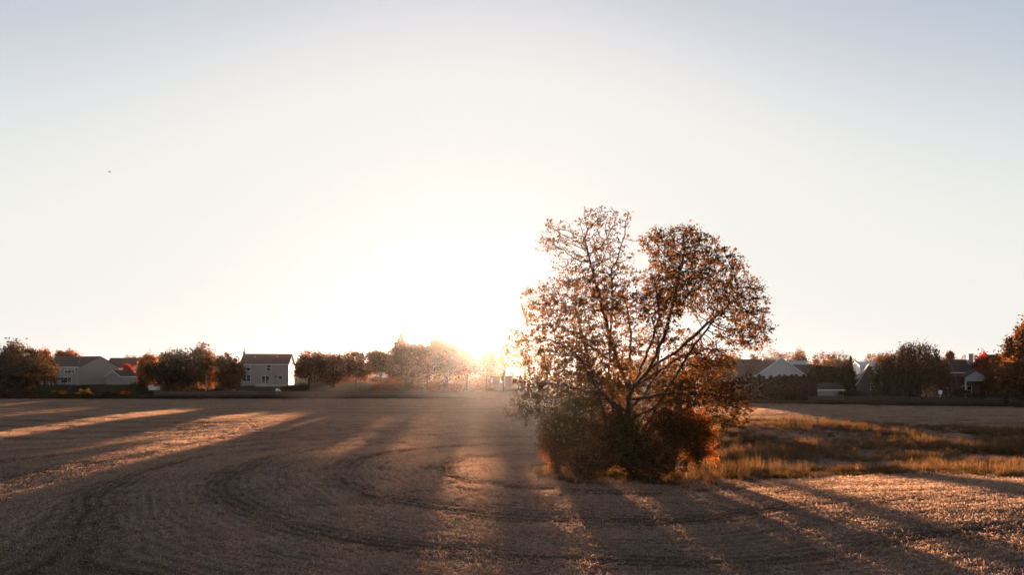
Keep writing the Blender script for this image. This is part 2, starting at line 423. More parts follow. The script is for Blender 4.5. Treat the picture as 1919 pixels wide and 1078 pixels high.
def join(parts):
    V, Q, o = [], [], 0
    for v, q in parts: V.append(v); Q.append(q+o); o += len(v)
    return np.concatenate(V), np.concatenate(Q)

# ---- the lone tree, grown towards its crown
TY = 46.0
def tp(px, py, dy=0.0):
    p = at(px, py, TY); return np.array([p.x, TY+dy, p.z])
lone_leaf = leaf_mat('lone_tree_leaves', [(0.036, 0.030, 0.012), (0.085, 0.051, 0.019), (0.165, 0.092, 0.036)], (1.8, 1.15, 0.68), 0.55)
limbs_px = [
    [(1172, 893, 0), (1174, 830, 0), (1178, 775, .1), (1181, 738, .2)],
    [(1181, 738, .2), (1160, 690, -.6), (1140, 640, -1.0), (1122, 560, -.6), (1102, 475, 0)],
    [(1181, 738, .2), (1187, 680, 1.0), (1190, 620, 1.6), (1180, 560, 1.8)],
    [(1181, 738, .2), (1216, 690, -.4), (1240, 630, -.9), (1260, 560, -.8), (1275, 500, 0)],
    [(1216, 690, -.4), (1265, 655, -1.4), (1312, 610, -1.5), (1368, 565, -1.0)],
    [(1190, 725, .2), (1250, 692, 1.6), (1300, 665, 2.6), (1350, 650, 2.8)],
    [(1160, 690, -.6), (1110, 650, .6), (1058, 610, 1.4)],
    [(1178, 775, .1), (1130, 742, 1.0), (1062, 722, 1.4), (1002, 722, 1.0), (976, 745, .6)],
    [(1180, 752, .1), (1240, 737, -1.6), (1312, 737, -2.2)],
    [(1176, 800, 0), (1150, 765, -1.2), (1108, 720, -2.0), (1076, 668, -2.4)],
    [(1178, 770, .1), (1214, 742, 1.4), (1246, 700, 2.4), (1252, 640, 2.8), (1236, 590, 2.6)],
    [(1181, 738, .2), (1200, 672, -1.8), (1222, 600, -2.3), (1216, 548, -2.2)],
    [(1170, 880, 0), (1143, 815, -.5), (1120, 742, -.2), (1100, 655, .6), (1076, 560, .9)],
    [(1176, 870, .1), (1212, 805, .6), (1252, 728, .2), (1300, 655, .4), (1345, 595, .6)],
    [(1172, 885, .1), (1156, 800, .9), (1148, 700, 1.8), (1152, 600, 1.6), (1150, 500, .8)],
    [(1176, 790, 0), (1225, 772, 1.6), (1290, 748, 2.4), (1336, 724, 2.6)],
]
clumps = [  # px, py, rx, ry, depth offset, depth radius (m), weight
    (1045, 450, 38, 42, 0, 1.8, .5), (1130, 418, 56, 38, .5, 2.0, .6), (1118, 480, 62, 45, -.5, 2.3, .9), (1085, 520, 60, 40, 1, 2.2, .8),
    (1280, 478, 66, 56, 0, 2.6, 1.8), (1250, 452, 46, 34, 1, 2.0, .9), (1338, 512, 56, 44, -.5, 2.4, 1.3), (1238, 545, 50, 46, -1, 2.6, 1.5), (1290, 540, 66, 46, 1.5, 2.4, 1.3),
    (1388, 560, 52, 46, 0, 2.3, 1.0), (1385, 628, 50, 36, -1, 2.2, 1.2), (1414, 580, 32, 40, .8, 1.6, .6), (1330, 580, 50, 40, -2, 1.6, .6),
    (1048, 590, 72, 44, .5, 2.6, 1.5), (1018, 565, 44, 30, -1, 2.0, .7), (1112, 572, 52, 46, -1.5, 2.0, 1.2),
    (988, 655, 46, 44, .5, 2.2, 1.1), (1062, 680, 70, 46, 1, 2.6, 1.6), (1010, 710, 50, 34, -.5, 2.0, .9),
    (1172, 585, 48, 46, 2, 1.8, .9), (1190, 650, 46, 40, 2.2, 1.8, .7), (1120, 640, 46, 36, 2.4, 1.6, .8),
    (1328, 678, 62, 42, 2.4, 2.2, 2.6), (1300, 735, 58, 36, -2, 2.0, 2.0), (1344, 758, 40, 40, -2.4, 1.6, 1.6), (1240, 715, 44, 36, 2.6, 1.4, 1.4),
    (976, 765, 30, 32, .4, 1.2, 1.2), (1110, 735, 66, 44, 2.0, 2.0, 2.0), (1050, 760, 54, 40, 1.2, 1.8, 1.7),
    (1085, 655, 60, 44, -2.4, 1.6, 1.4), (1130, 700, 56, 44, -1.8, 1.6, 1.5), (1030, 640, 40, 36, -1.6, 1.6, 1.0), (1225, 590, 40, 40, -2.4, 1.5, .8),
    (1290, 640, 40, 34, 2.4, 1.6, .8), (1245, 640, 36, 34, 3.0, 1.4, .8), (1345, 720, 44, 34, 2.6, 1.6, 1.6), (1160, 530, 36, 36, -.8, 1.6, .8), (1366, 690, 34, 30, 1.8, 1.4, 1.0),
    (1150, 780, 60, 36, 2.4, 1.6, 1.2), (1260, 770, 56, 34, 2.4, 1.6, 1.3),
]
def grow_lone_tree():
    g = np.random.default_rng(5)
    tot = sum(c[6]*c[2]*c[3] for c in clumps); A = []; aw = []
    for (px, py, rx, ry, dy, dr, w) in clumps:
        n = int(15000*w*rx*ry/tot)+8
        u = g.normal(0, 1, (n, 3)); u /= np.linalg.norm(u, axis=1, keepdims=True); u *= (g.random(n)**(1/2.4))[:, None]
        c = tp(px, py, dy); s = TY/F
        A.append(c+u*np.array([rx*s, dr, ry*s])*1.04)
    A = np.concatenate(A)
    P, par, tagv = [], [], []
    for li, limb in enumerate(limbs_px):
        pts = [tp(*q) for q in limb]; prev = -1
        if li:
            d = [np.linalg.norm(p-pts[0]) for p in P]; prev = int(np.argmin(d))
        for a, b in zip(pts[:-1], pts[1:]):
            m = max(2, int(np.linalg.norm(b-a)/0.4))
            for i in range(0 if (prev < 0) else 1, m+1):
                q = a+(b-a)*i/m + (g.normal(0, .035, 3) if 0 < i < m else 0)
                P.append(q); par.append(prev); tagv.append(li); prev = len(P)-1
    P = [np.asarray(p) for p in P]
    STEP, KILL, INF = 0.28, 0.31, 5.0
    near = np.full(len(A), 1e9); who = np.zeros(len(A), int); alive = np.ones(len(A), bool); start = 0; nk = {}
    for it in range(220):
        new = np.array(P[start:])
        if len(new) == 0: break
        ia = np.where(alive)[0]
        if len(ia) == 0: break
        D = np.linalg.norm(A[ia][:, None]-new[None], axis=2); j = D.argmin(1); dm = D[np.arange(len(ia)), j]
        up = dm < near[ia]; near[ia[up]] = dm[up]; who[ia[up]] = j[up]+start
        alive[ia[near[ia] < KILL]] = False
        ia = np.where(alive & (near < INF))[0]; start = len(P)
        if len(ia) == 0: break
        order = np.argsort(who[ia]); ia = ia[order]
        ids, first = np.unique(who[ia], return_index=True)
        for q, s, e in zip(ids, first, list(first[1:])+[len(ia)]):
            if q == 0 or (tagv[q] == 0 and P[q][2] < 4.2): continue
            nk[q] = nk.get(q, 0)+1
            if nk[q] > 3: alive[ia[s:e]] = False; continue
            v = A[ia[s:e]]-P[q]; v = (v/np.linalg.norm(v, axis=1, keepdims=True)).sum(0)
            v = v/(np.linalg.norm(v)+1e-6) + g.normal(0, .16, 3); v /= np.linalg.norm(v)
            P.append(P[q]+v*STEP); par.append(int(q)); tagv.append(tagv[q])
    P = np.array(P); par = np.array(par); tagv = np.array(tagv); N = len(P)
    w = np.zeros(N); EXPN = 2.46; kids = np.zeros(N, int)
    for i in range(N):
        if par[i] >= 0: kids[par[i]] += 1
    w[kids == 0] = 0.0125**EXPN
    for i in range(N-1, 0, -1):
        if par[i] >= 0: w[par[i]] += w[i]
    rad = np.maximum(w, 0.0125**EXPN)**(1/EXPN)
    rad = np.where(rad > .05, .05+(rad-.05)*.66, rad)
    return P, par, tagv, rad, kids
P, par, tagv, rad, kids = grow_lone_tree()
print('lone tree nodes', len(P), 'trunk radius', rad[0])
root = empty('lone_tree', (float(P[0][0]), TY, gz(P[0][0], TY)))
tag(root, 'big spreading autumn tree standing alone in the field, backlit by the sun', 'tree')
off = -np.array(root.location)
g = np.random.default_rng(77)
for li in range(len(limbs_px)):
    e = np.where((tagv == li) & (par >= 0))[0]
    ra = np.minimum(rad[par[e]], rad[e]*1.25+.004); parts = []
    thick = rad[e] > .05
    for msk, kk in ((thick, 8), (~thick, 4)):
        if msk.any(): parts.append(tubes_np(P[par[e[msk]]]+off, P[e[msk]]+off, ra[msk], rad[e[msk]], kk))
    if li == 0:      # root flare
        b = MB()
        V, Q = join(parts + [tubes_np(np.array([[0, 0, -.15]]), np.array([[0.02, 0, .9]]), np.array([rad[0]*1.5]), np.array([rad[0]*.98]), 10)])
    else: V, Q = join(parts)
    limb = link('trunk' if li == 0 else 'limb', np_mesh('lone_tree_wood', V, Q, smooth=True), bark, root)
    tip = np.where((tagv == li) & (rad < .024) & (np.arange(len(P)) > 0))[0]
    if li == 0: tip = tip[P[tip][:, 2] > 4]
    if len(tip) == 0: continue
    sparse = (P[tip][:, 2] > 13.2) & (P[tip][:, 0] < 8.2)          # the thin top on the left
    cnt = np.where(kids[tip] == 0, 18, 7)*(g.random(len(tip)) < .80); cnt = np.where(sparse, cnt*0.55, cnt).astype(int)
    base = np.repeat(P[tip], cnt, 0); tone = np.repeat(g.uniform(0, 1, len(tip)), cnt)
    L = base + g.normal(0, 1, base.shape)*np.array([.13, .13, .10])*np.repeat(g.uniform(.5, 1.5, len(tip)), cnt)[:, None]
    rnd = np.clip(tone*.6+g.random(len(L))*.4, 0, 1)
    V, Q, rnd = leaf_quads(L+off, g.uniform(.09, .21, len(L)), g, .3, rnd)
    link('foliage', np_mesh('lone_tree_foliage', V, Q, {'rnd': rnd}), lone_leaf, limb)

# ---- other trees and shrubs
PAL = {
    'dark':   leaf_mat('leaves_dark', [(0.014, 0.015, 0.007), (0.030, 0.026, 0.011), (0.060, 0.040, 0.016)], (1.9, 1.2, .6), .45),
    'brown':  leaf_mat('leaves_brown', [(0.030, 0.022, 0.009), (0.075, 0.040, 0.014), (0.13, 0.062, 0.022)], (2.0, 1.2, .6), .5),
    'rust':   leaf_mat('leaves_rust', [(0.05, 0.022, 0.010), (0.11, 0.045, 0.016), (0.17, 0.075, 0.026)], (2.0, 1.1, .6), .5),
    'orange': leaf_mat('leaves_orange', [(0.08, 0.04, 0.012), (0.17, 0.075, 0.02), (0.27, 0.12, 0.03)], (2.0, 1.2, .6), .5),
    'red':    leaf_mat('leaves_red', [(0.08, 0.012, 0.008), (0.20, 0.025, 0.012), (0.30, 0.05, 0.02)], (2.0, 1.0, .8), .5),
    'woods':  leaf_mat('leaves_woods', [(0.045, 0.036, 0.012), (0.095, 0.060, 0.020), (0.17, 0.085, 0.026)], (1.9, 1.2, .55), .5),
    'maple':  leaf_mat('leaves_maple', [(0.020, 0.018, 0.008), (0.085, 0.045, 0.014), (0.22, 0.10, 0.028)], (2.0, 1.2, .6), .5),
    'thicket': leaf_mat('leaves_thicket', [(0.045, 0.032, 0.013), (0.105, 0.066, 0.027), (0.21, 0.125, 0.05)], (1.9, 1.15, .65), .6),
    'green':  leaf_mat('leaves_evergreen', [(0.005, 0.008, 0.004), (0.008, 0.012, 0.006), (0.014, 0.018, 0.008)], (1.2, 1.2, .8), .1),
    'olive':  leaf_mat('leaves_olive', [(0.022, 0.022, 0.009), (0.055, 0.047, 0.017), (0.11, 0.085, 0.03)], (1.9, 1.25, .5), .5),
}
CAT_TREES = 'tree'
def crown_points(g, c, rx, ry, rz, n, nclump, sig=0.22, hollow=0.55, nl=8):
    """leaf positions: clumps spread over several overlapping lobes inside the given envelope"""
    u = g.normal(0, 1, (nl, 3)); u /= np.linalg.norm(u, axis=1, keepdims=True)
    lr = g.uniform(.36, .60, nl); lc = u*(1.0-lr)[:, None]*g.uniform(.75, 1.12, nl)[:, None]
    lc[0] = (g.normal(0, .18), 0, .50); lr[0] = .50; lc[1] = (g.normal(0, .2), 0, -.45); lr[1] = .58
    lc[2] = (-.48, g.normal(0, .2), g.normal(-.1, .2)); lc[3] = (.48, g.normal(0, .2), g.normal(-.1, .2)); lr[2:4] = .52
    q = g.integers(0, nl, nclump)
    u = g.normal(0, 1, (nclump, 3)); u /= np.linalg.norm(u, axis=1, keepdims=True)
    r = hollow+(1-hollow)*g.random(nclump)
    C = (lc[q]+u*(r*lr[q])[:, None])*np.array([rx, ry, rz])
    m = g.integers(0, nclump, n); s = sig*g.uniform(.45, 1.25, nclump)[m]*.72
    Pn = C[m]+g.normal(0, 1, (n, 3))*s[:, None]*np.array([rx, ry, rz])
    return Pn+c, C+c, m

def tree(name, px, hw, top, bot, Yd, pal, label, cat='tree', n=3200, leaf=.34, seed=0, group=None, trunk=True, lobes=None, base=None):
    """px, hw: centre and half width in photo pixels; top, bot: crown limits in photo pixels at distance Yd"""
    g = np.random.default_rng(1000+seed+int(px*7))
    Xc = (px-959.5)/F*Yd; zb = gz(Xc, Yd) if base is None else base
    if Yd > 100: hw *= 1.14
    zt = CAMH-(top-HOR)/F*Yd; z0 = CAMH-(bot-HOR)/F*Yd; rx = hw/F*Yd
    z0 = max(z0, zb+0.15)
    rt = empty(name, (Xc, Yd, zb)); tag(rt, label, cat, group)
    H = zt-zb; c = np.array([0, 0, (zt+z0)/2-zb]); rz = (zt-z0)/2
    NC = 90 if n > 2000 else 46
    Pn, C, m = crown_points(g, c, rx, rx*.9, rz, n, NC, .17, .55, 15 if Yd < 60 else 8)
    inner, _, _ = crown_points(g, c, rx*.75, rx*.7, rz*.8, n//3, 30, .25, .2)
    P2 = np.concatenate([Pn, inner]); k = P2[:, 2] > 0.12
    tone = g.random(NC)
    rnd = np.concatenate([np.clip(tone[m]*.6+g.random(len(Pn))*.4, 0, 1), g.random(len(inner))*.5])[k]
    P2 = P2[k]; shoots = []
    if Yd < 60:                                      # long shoots that break the outline
        for i in range(46):
            th = g.uniform(0, 6.28); r = g.uniform(.25, 1.12); b0 = np.array([g.normal(0, .15)*rx, g.normal(0, .15)*rx, 0])
            e0 = np.array([np.cos(th)*rx*r, np.sin(th)*rx*r, c[2]+rz*g.uniform(.2, 1.22)*(1.25-.55*r)])
            md = b0*.5+e0*.5+np.array([0, 0, .12*rz]); shoots += [(b0, md, .016, .010), (md, e0, .010, .004)]
            m_ = int(g.integers(18, 46)); t = g.uniform(.15, 1.0, m_)[:, None]
            P2 = np.concatenate([P2, md+(e0-md)*t+g.normal(0, .07, (m_, 3))]); rnd = np.concatenate([rnd, np.clip(g.normal(.6, .2, m_), 0, 1)])
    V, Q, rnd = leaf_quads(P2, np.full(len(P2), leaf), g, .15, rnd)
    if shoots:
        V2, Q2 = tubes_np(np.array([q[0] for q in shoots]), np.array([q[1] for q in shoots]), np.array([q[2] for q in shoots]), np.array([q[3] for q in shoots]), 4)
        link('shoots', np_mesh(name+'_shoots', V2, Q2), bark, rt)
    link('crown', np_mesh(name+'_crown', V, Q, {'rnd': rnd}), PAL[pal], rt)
    if trunk:
        r0 = max(.09, H*.022); zf = max(.5, min(c[2], (z0-zb)+rz*.5))
        segs = [((0, 0, -.1), (g.normal(0, .1), g.normal(0, .1), zf), r0*1.25, r0*.75)]
        top_ = segs[0][1]
        segs.append((top_, (0, 0, H*.86), r0*.7, r0*.15))
        for q in C[g.permutation(len(C))[:14]]:
            st = g.uniform(.45, 1.0)*zf; mid = np.array([q[0]*.45, q[1]*.45, st+(q[2]-st)*.6])
            segs += [((0, 0, st), tuple(mid), r0*.4, r0*.22), (tuple(mid), tuple(q), r0*.22, r0*.06)]
        A = np.array([s[0] for s in segs], float); B = np.array([s[1] for s in segs], float)
        V, Q = tubes_np(A, B, np.array([s[2] for s in segs]), np.array([s[3] for s in segs]), 6)
        link('trunk', np_mesh(name+'_trunk', V, Q, smooth=True), bark, rt)
    return rt

TREES = [
  # px, hw, top, bot, Y, palette, label, n
  (28, 56, 640, 742, 170, 'dark', 'big dark tree at the far left edge of the photo', 6500),
  (84, 20, 655, 722, 186, 'orange', 'orange-brown tree against the left end of the grey two-storey house', 2600),
  (122, 21, 654, 688, 236, 'orange', 'orange tree top showing above the roof ridge of the grey house', 1600),
  (241, 13, 681, 712, 222, 'red', 'small bright red tree below the white gable', 1300),
  (279, 20, 663, 744, 184, 'orange', 'yellow-orange tree just left of the broad dark pair', 2600),
  (322, 42, 654, 744, 177, 'dark', 'broad dark tree, left one of the dark pair behind the fence', 4200),
  (370, 42, 648, 744, 180, 'brown', 'tall dark brown tree, right one of the pair behind the fence', 4200),
  (432, 27, 663, 742, 176, 'rust', 'rust-brown tree beside the left end of the tan house', 3000),
  (580, 32, 656, 718, 184, 'rust', 'rust-red tree directly right of the tan house', 3600),
  (626, 36, 657, 719, 188, 'rust', 'rust-red tree in the middle of the row right of the tan house', 3600),
  (668, 30, 659, 712, 186, 'rust', 'rust-red tree at the right end of the row by the tan house', 3000),
  (714, 27, 658, 704, 190, 'brown', 'rounded brown tree at the left of the hazy group under the sun', 2600),
  (762, 40, 632, 742, 190, 'brown', 'tallest hazy brown tree left of the sun', 4200),
  (802, 36, 638, 742, 194, 'brown', 'hazy tree in the middle of the tall group left of the sun', 3600),
  (838, 34, 633, 742, 188, 'olive', 'hazy olive tree of the tall group nearest the sun', 3800),
  (876, 20, 654, 708, 178, 'brown', 'hazy tree directly left of the notch where the sun shines', 1700),
  (912, 22, 657, 709, 180, 'brown', 'pale hazy tree directly right of the notch where the sun shines', 1700),
  (944, 22, 650, 704, 178, 'brown', 'pale hazy tree above the low pale house', 900),
  (984, 20, 652, 700, 184, 'brown', 'hazy tree behind the left side of the lone tree', 500),
  (1022, 11, 655, 712, 190, 'brown', 'slim hazy tree added behind the left of the lone tree to shade the field', 1200),  # hidden shadow caster, added to darken a strip of the right foreground
  (1098, 16, 655, 716, 192, 'brown', 'hazy tree added behind the middle of the lone tree to shade the field', 1600),  # second added shadow caster, breaks up the sunlit right foreground
  (1372, 26, 668, 720, 190, 'orange', 'orange tree glimpsed between the lone tree and the brown roof', 2200),
  (1545, 34, 683, 748, 168, 'dark', 'low dark tree behind the small white-eaved shed', 3600),
  (1580, 26, 684, 748, 160, 'dark', 'dark rounded tree between shed and brick gable', 3000),
  (1778, 9, 652, 690, 190, 'orange', 'thin orange tree top right of the weeping tree', 700),
  (1838, 18, 662, 742, 150, 'red', 'red-topped maple beside the house with the chimney', 3000),
  (1864, 18, 672, 748, 146, 'orange', 'orange maple between the red maple and the right edge', 3000),
  (1926, 46, 604, 755, 134, 'maple', 'large orange-edged tree cut by the right edge of the photo', 7500),
]
for i, (px, hw, top, bot, Yd, pal, lab, n) in enumerate(TREES):
    tree('broadleaf_tree', px, hw, top, bot, Yd, pal, lab, n=int(n*(3.6 if 700 < px < 870 else 2.5)), seed=i, leaf=.50 if n > 1500 else .32)
tree('evergreen_shrub', 263, 16, 704, 745, 166, 'green', 'round dark evergreen shrub at the left end of the fence', 'shrub', 2600, .2, 40, None, False)
SHRUBS = [(160, 15, 728, 747, 'olive', 'low olive bush below the corner of the grey house'), (205, 13, 731, 747, 'dark', 'low dark bush left of the round evergreen shrub'),
          (30, 40, 722, 748, 'dark', 'wide dark thicket at the foot of the left-edge tree'), (105, 26, 731, 748, 'dark', 'dark scrub in front of the grey house door'),
          (232, 12, 734, 748, 'brown', 'small brown bush touching the round evergreen shrub')]
for i, (px, hw, top, bot, pal, lab) in enumerate(SHRUBS):
    tree('bush', px, hw, top, bot, 163, pal, lab, 'bush', 1500, .22, 60+i, 'bushes along the far field edge', False)
for i, (px, hw, top, bot, Yd, pal, lab) in enumerate([
        (1835, 30, 735, 752, 131, 'dark', 'dark low bush under the red maple'), (1895, 34, 732, 754, 130, 'dark', 'dark low bush at the right edge under the orange tree'),
        (1884, 22, 690, 750, 152, 'dark', 'tall dark bush between the orange maple and the right-edge tree'), (1800, 16, 728, 748, 138, 'dark', 'dark bush below the small porch gable'), (1592, 26, 728, 750, 150, 'dark', 'dark bush beside the right end of the shed')]):
    tree('bush', px, hw, top, bot, Yd, pal, lab, 'bush', 1700, .22, 80+i, 'bushes behind the right fence', False)

for i, (px, hw, top, lab) in enumerate([(872, 22, 702, 'hazy bush below the left side of the sun notch'), (664, 24, 705, 'hazy bush glimpsed under the row right of the tan house'), (702, 24, 706, 'hazy bush glimpsed below the grey-roofed house'),
        (742, 24, 704, 'hazy bush under the rounded brown tree'), (782, 24, 705, 'hazy bush under the tallest hazy tree'), (824, 24, 704, 'hazy bush under the olive hazy tree'), (905, 20, 704, 'hazy bush just left of the low pale house'),
        (960, 22, 708, 'hazy bush behind the right end of the low pale house'), (998, 22, 710, 'hazy bush seen behind the lone tree left edge')]):
    tree('bush', px, hw, top, 726, 224, 'brown', lab, 'bush', 2600, .3, 100+i, 'bushes in the haze below the sun', False)

for px, lab in ((712, 'low hazy shrub at the fence under the rounded brown tree'), (748, 'low hazy shrub at the fence left of the tallest hazy tree'), (784, 'low hazy shrub at the fence right of the tallest hazy tree'),
        (820, 'low hazy shrub at the fence below the olive hazy tree'), (854, 'low hazy shrub at the fence nearest the sun gap')):
    tree('bush', px, 19, 716, 744, 173, 'brown', lab, 'bush', 2600, .26, int(px), 'shrubs at the fence below the hazy trees', False)
for px, hw, lab in ((880, 17, 'hazy garden bush at the fence left of the sun gap'), (906, 17, 'hazy garden bush at the fence in front of the low pale house')):
    tree('bush', px, hw, 709, 740, 181, 'brown', lab, 'bush', 3600, .26, int(px), 'bushes in the haze below the sun', False)

# bushes growing round the foot of the lone tree
for i, (px, hw, top, bot, Yd, pal, lab, n) in enumerate([
        (1086, 80, 728, 888, 45.6, 'thicket', 'broad rust-coloured bush under the left side of the lone tree', 21000),
        (1040, 38, 765, 880, 47.0, 'orange', 'small orange-tinted bush at the far left of the thicket', 7000),
        (1182, 62, 770, 892, 44.8, 'olive', 'dark green bush right in front of the lone tree trunk', 10000),
        (1162, 60, 738, 880, 47.8, 'thicket', 'tall tangled bush behind the lone tree trunk', 15000),
        (1258, 62, 748, 888, 46.4, 'thicket', 'rusty bush right of the lone tree trunk', 17000),
        (1308, 46, 762, 876, 48.0, 'orange', 'glowing orange bush at the right end of the thicket', 12000),
        (1228, 66, 826, 898, 43.8, 'thicket', 'low brown bush along the front of the thicket', 9000),
        (1108, 70, 830, 896, 43.9, 'thicket', 'low brown bush at the front left of the thicket', 9000)]):
    tree('bush', px, hw, top, bot, Yd, pal, lab, 'bush', int(n*.8), .115, 120+i, 'bushes round the lone tree')

# conifer beside the brick gable, and the trimmed evergreen row
def conifer(name, px, hw, top, Yd, label, n, seed, group=None, col=False):
    g = np.random.default_rng(seed); Xc = (px-959.5)/F*Yd; zb = gz(Xc, Yd)
    H = CAMH-(top-HOR)/F*Yd-zb; rx = hw/F*Yd
    rt = empty(name, (Xc, Yd, zb)); tag(rt, label, 'tree', group)
    t = g.random(n)**(.8 if col else .65)
    prof = (np.minimum(1, (1-t)*5)**.6*(0.82+.25*(1-t)) if col else (1-t)**.8)
    th = g.uniform(0, 2*np.pi, n); r = rx*prof*np.sqrt(g.uniform(.45, 1.0, n))*(1+.12*np.sin(th*5+t*40))
    Pn = np.stack([r*np.cos(th), r*np.sin(th), .1+t*(H-.25)], 1)
    V, Q, rnd = leaf_quads(Pn, np.full(n, .26), g, -.5)
    link('crown', np_mesh(name+'_crown', V, Q, {'rnd': rnd}), PAL['green'], rt)
    V, Q = tubes_np(np.array([[0, 0, -.1]]), np.array([[0, 0, H*.9]]), np.array([max(.05, H*.016)]), np.array([.015]), 6)
    link('trunk', np_mesh(name+'_trunk', V, Q), bark, rt)
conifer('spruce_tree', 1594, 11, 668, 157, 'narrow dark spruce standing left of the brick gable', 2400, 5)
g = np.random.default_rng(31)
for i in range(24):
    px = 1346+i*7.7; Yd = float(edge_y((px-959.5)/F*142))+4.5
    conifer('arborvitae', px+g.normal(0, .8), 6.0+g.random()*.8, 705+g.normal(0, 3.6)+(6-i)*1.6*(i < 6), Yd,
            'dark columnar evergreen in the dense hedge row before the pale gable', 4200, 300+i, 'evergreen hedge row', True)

# the weeping tree on the right
def weeping_tree():
    g = np.random.default_rng(8); Yd = 143.0; px = 1706
    Xc = (px-959.5)/F*Yd; zb = gz(Xc, Yd); s = Yd/F
    rt = empty('weeping_tree', (Xc, Yd, zb)); tag(rt, 'large dark weeping tree with trailing branches, right of the brick gable', 'tree')
    tops = [(1712, 640, 28), (1735, 646, 20), (1690, 658, 26), (1668, 664, 22), (1655, 672, 16), (1750, 664, 22), (1765, 678, 14), (1700, 650, 18), (1725, 660, 34), (1690, 680, 40), (1740, 685, 34)]
    V_, rn = [], []
    for (tx, ty, w) in tops:
        n = 42
        th = g.uniform(0, 2*np.pi, n); rr = np.sqrt(g.random(n))*w*s
        x0 = (tx-px)*s+rr*np.cos(th); y0 = rr*np.sin(th)*1.2
        z0 = CAMH-(ty-HOR)*s-zb - (rr/(w*s))**2*w*s*.55
        bottom = g.uniform(.1, 3.0, n)
        for a, b, z, bt in zip(x0, y0, z0, bottom):
            L = max(1.0, (z-bt)*g.uniform(.55, 1.0)); m = int(L*11); t = g.random(m)
            out_ = 1+.12*t
            V_.append(np.stack([a*out_+g.normal(0, .10, m), b*out_+g.normal(0, .10, m), z-t*L], 1)); rn.append(np.full(m, g.random())*.7+g.random(m)*.3)
        n = 170; u = g.normal(0, .42, (n, 3))*w*s
        V_.append(u*np.array([1, 1, .55])+np.array([(tx-px)*s, 0, CAMH-(ty-HOR)*s-zb-w*s*.25])); rn.append(g.random(n))
    Pn = np.concatenate(V_); V, Q, rnd = leaf_quads(Pn, np.full(len(Pn), .30), g, 1.4, np.concatenate(rn))
    link('crown', np_mesh('weeping_crown', V, Q, {'rnd': rnd}), PAL['dark'], rt)
    A = [(0, 0, -.1), (0, 0, 3.0), (0, 0, 3.0), (0, 0, 3.6), (0, 0, 5)]; B = [(.1, 0, 3.2), (-3, .5, 8.5), (2.4, -.5, 9.6), (.4, .8, 10.5), (4.6, .3, 8.2)]
    V, Q = tubes_np(np.array(A, float), np.array(B, float), np.array([.5, .3, .3, .28, .18]), np.array([.4, .08, .08, .07, .05]), 8)
    link('trunk', np_mesh('weeping_trunk', V, Q, smooth=True), bark, rt)
weeping_tree()

# far-off woods behind the houses
def far_wood(name, runs, Yd, pal, label, seed):
    g = np.random.default_rng(seed); Pn, rn = [], []
    for (x0, x1, t0, t1) in runs:
        x = x0
        while x < x1:
            w = g.uniform(12, 26); top = t0+(t1-t0)*(x-x0)/max(1, x1-x0)+g.normal(0, 2.6); Yy = Yd+g.uniform(-22, 22)
            Xc = (x-959.5)/F*Yd; zt = CAMH-(top-HOR)/F*Yy; rx = w/F*Yy; zb = gz(Xc, Yy)
            n = 1500; c = np.array([Xc, Yy, zb+(zt-zb)*.5])
            p, _, m = crown_points(g, c, rx, rx, (zt-zb)*.5, n, 60, .17, .6)
            tone = g.random(60)*.35+g.random()*.5
            Pn.append(p); rn.append(np.clip(tone[m]+g.random(n)*.15, 0, 1)); x += w*.62
    Pn = np.concatenate(Pn); V, Q, rnd = leaf_quads(Pn, np.full(len(Pn), .62), g, 0, np.concatenate(rn))
    tag(link(name, np_mesh(name, V, Q, {'rnd': rnd}), PAL[pal]), label, 'woods', kind='stuff')
far_wood('far_woods', [(1165, 1385, 668, 662), (1385, 1650, 657, 662), (1650, 2330, 668, 662)], 330, 'woods', 'far autumn woods behind the houses on the right', 3)  # first run, behind the lone tree, added to keep sun off the right lawns
far_wood('far_woods', [(-420, 60, 660, 658), (60, 420, 667, 669)], 330, 'woods', 'far brown woods behind the houses on the left', 4)

# ------------------------------------------------------------------ houses
SID_GREY = solid('siding_grey', (0.30, 0.27, 0.25), .7, .06, 1.5, 0, .3, 0, 3.2)
SID_TAN = solid('siding_tan', (0.34, 0.29, 0.27), .7, .06, 1.5, 0, .3, 0, 3.2)
SID_WHITE = solid('siding_white', (0.62, 0.62, 0.62), .7, .05, 1.5, 0, .3, 0, 3.2)
SID_PALE = solid('siding_pale_grey', (0.45, 0.46, 0.48), .7, .05, 1.5, 0, .3, 0, 3.2)
BRICK = solid('brick_wall', (0.13, 0.085, 0.075), .85, .25, 8, .3)
ROOF_DARK = solid('shingle_dark', (0.050, 0.040, 0.037), .9, .3, 4, 0, .2, 0, 2.2)
ROOF_BROWN = solid('shingle_brown', (0.105, 0.062, 0.050), .9, .3, 4, 0, .2, 0, 2.2)
ROOF_PALE = solid('metal_roof_pale', (0.55, 0.55, 0.55), .4, .08, 2)
TRIM = solid('white_trim', (0.78, 0.77, 0.74), .5, .05, 2)
GLASS = solid('dark_glass', (0.015, 0.017, 0.020), .08, .2, 1, 0, .6)
CURT = solid('pale_blind', (0.34, 0.34, 0.35), .8, .1, 2)
DARK = solid('dark_wood', (0.03, 0.022, 0.018), .8, .3, 3)
CONC = solid('pale_concrete', (0.45, 0.42, 0.39), .9, .15, 3)

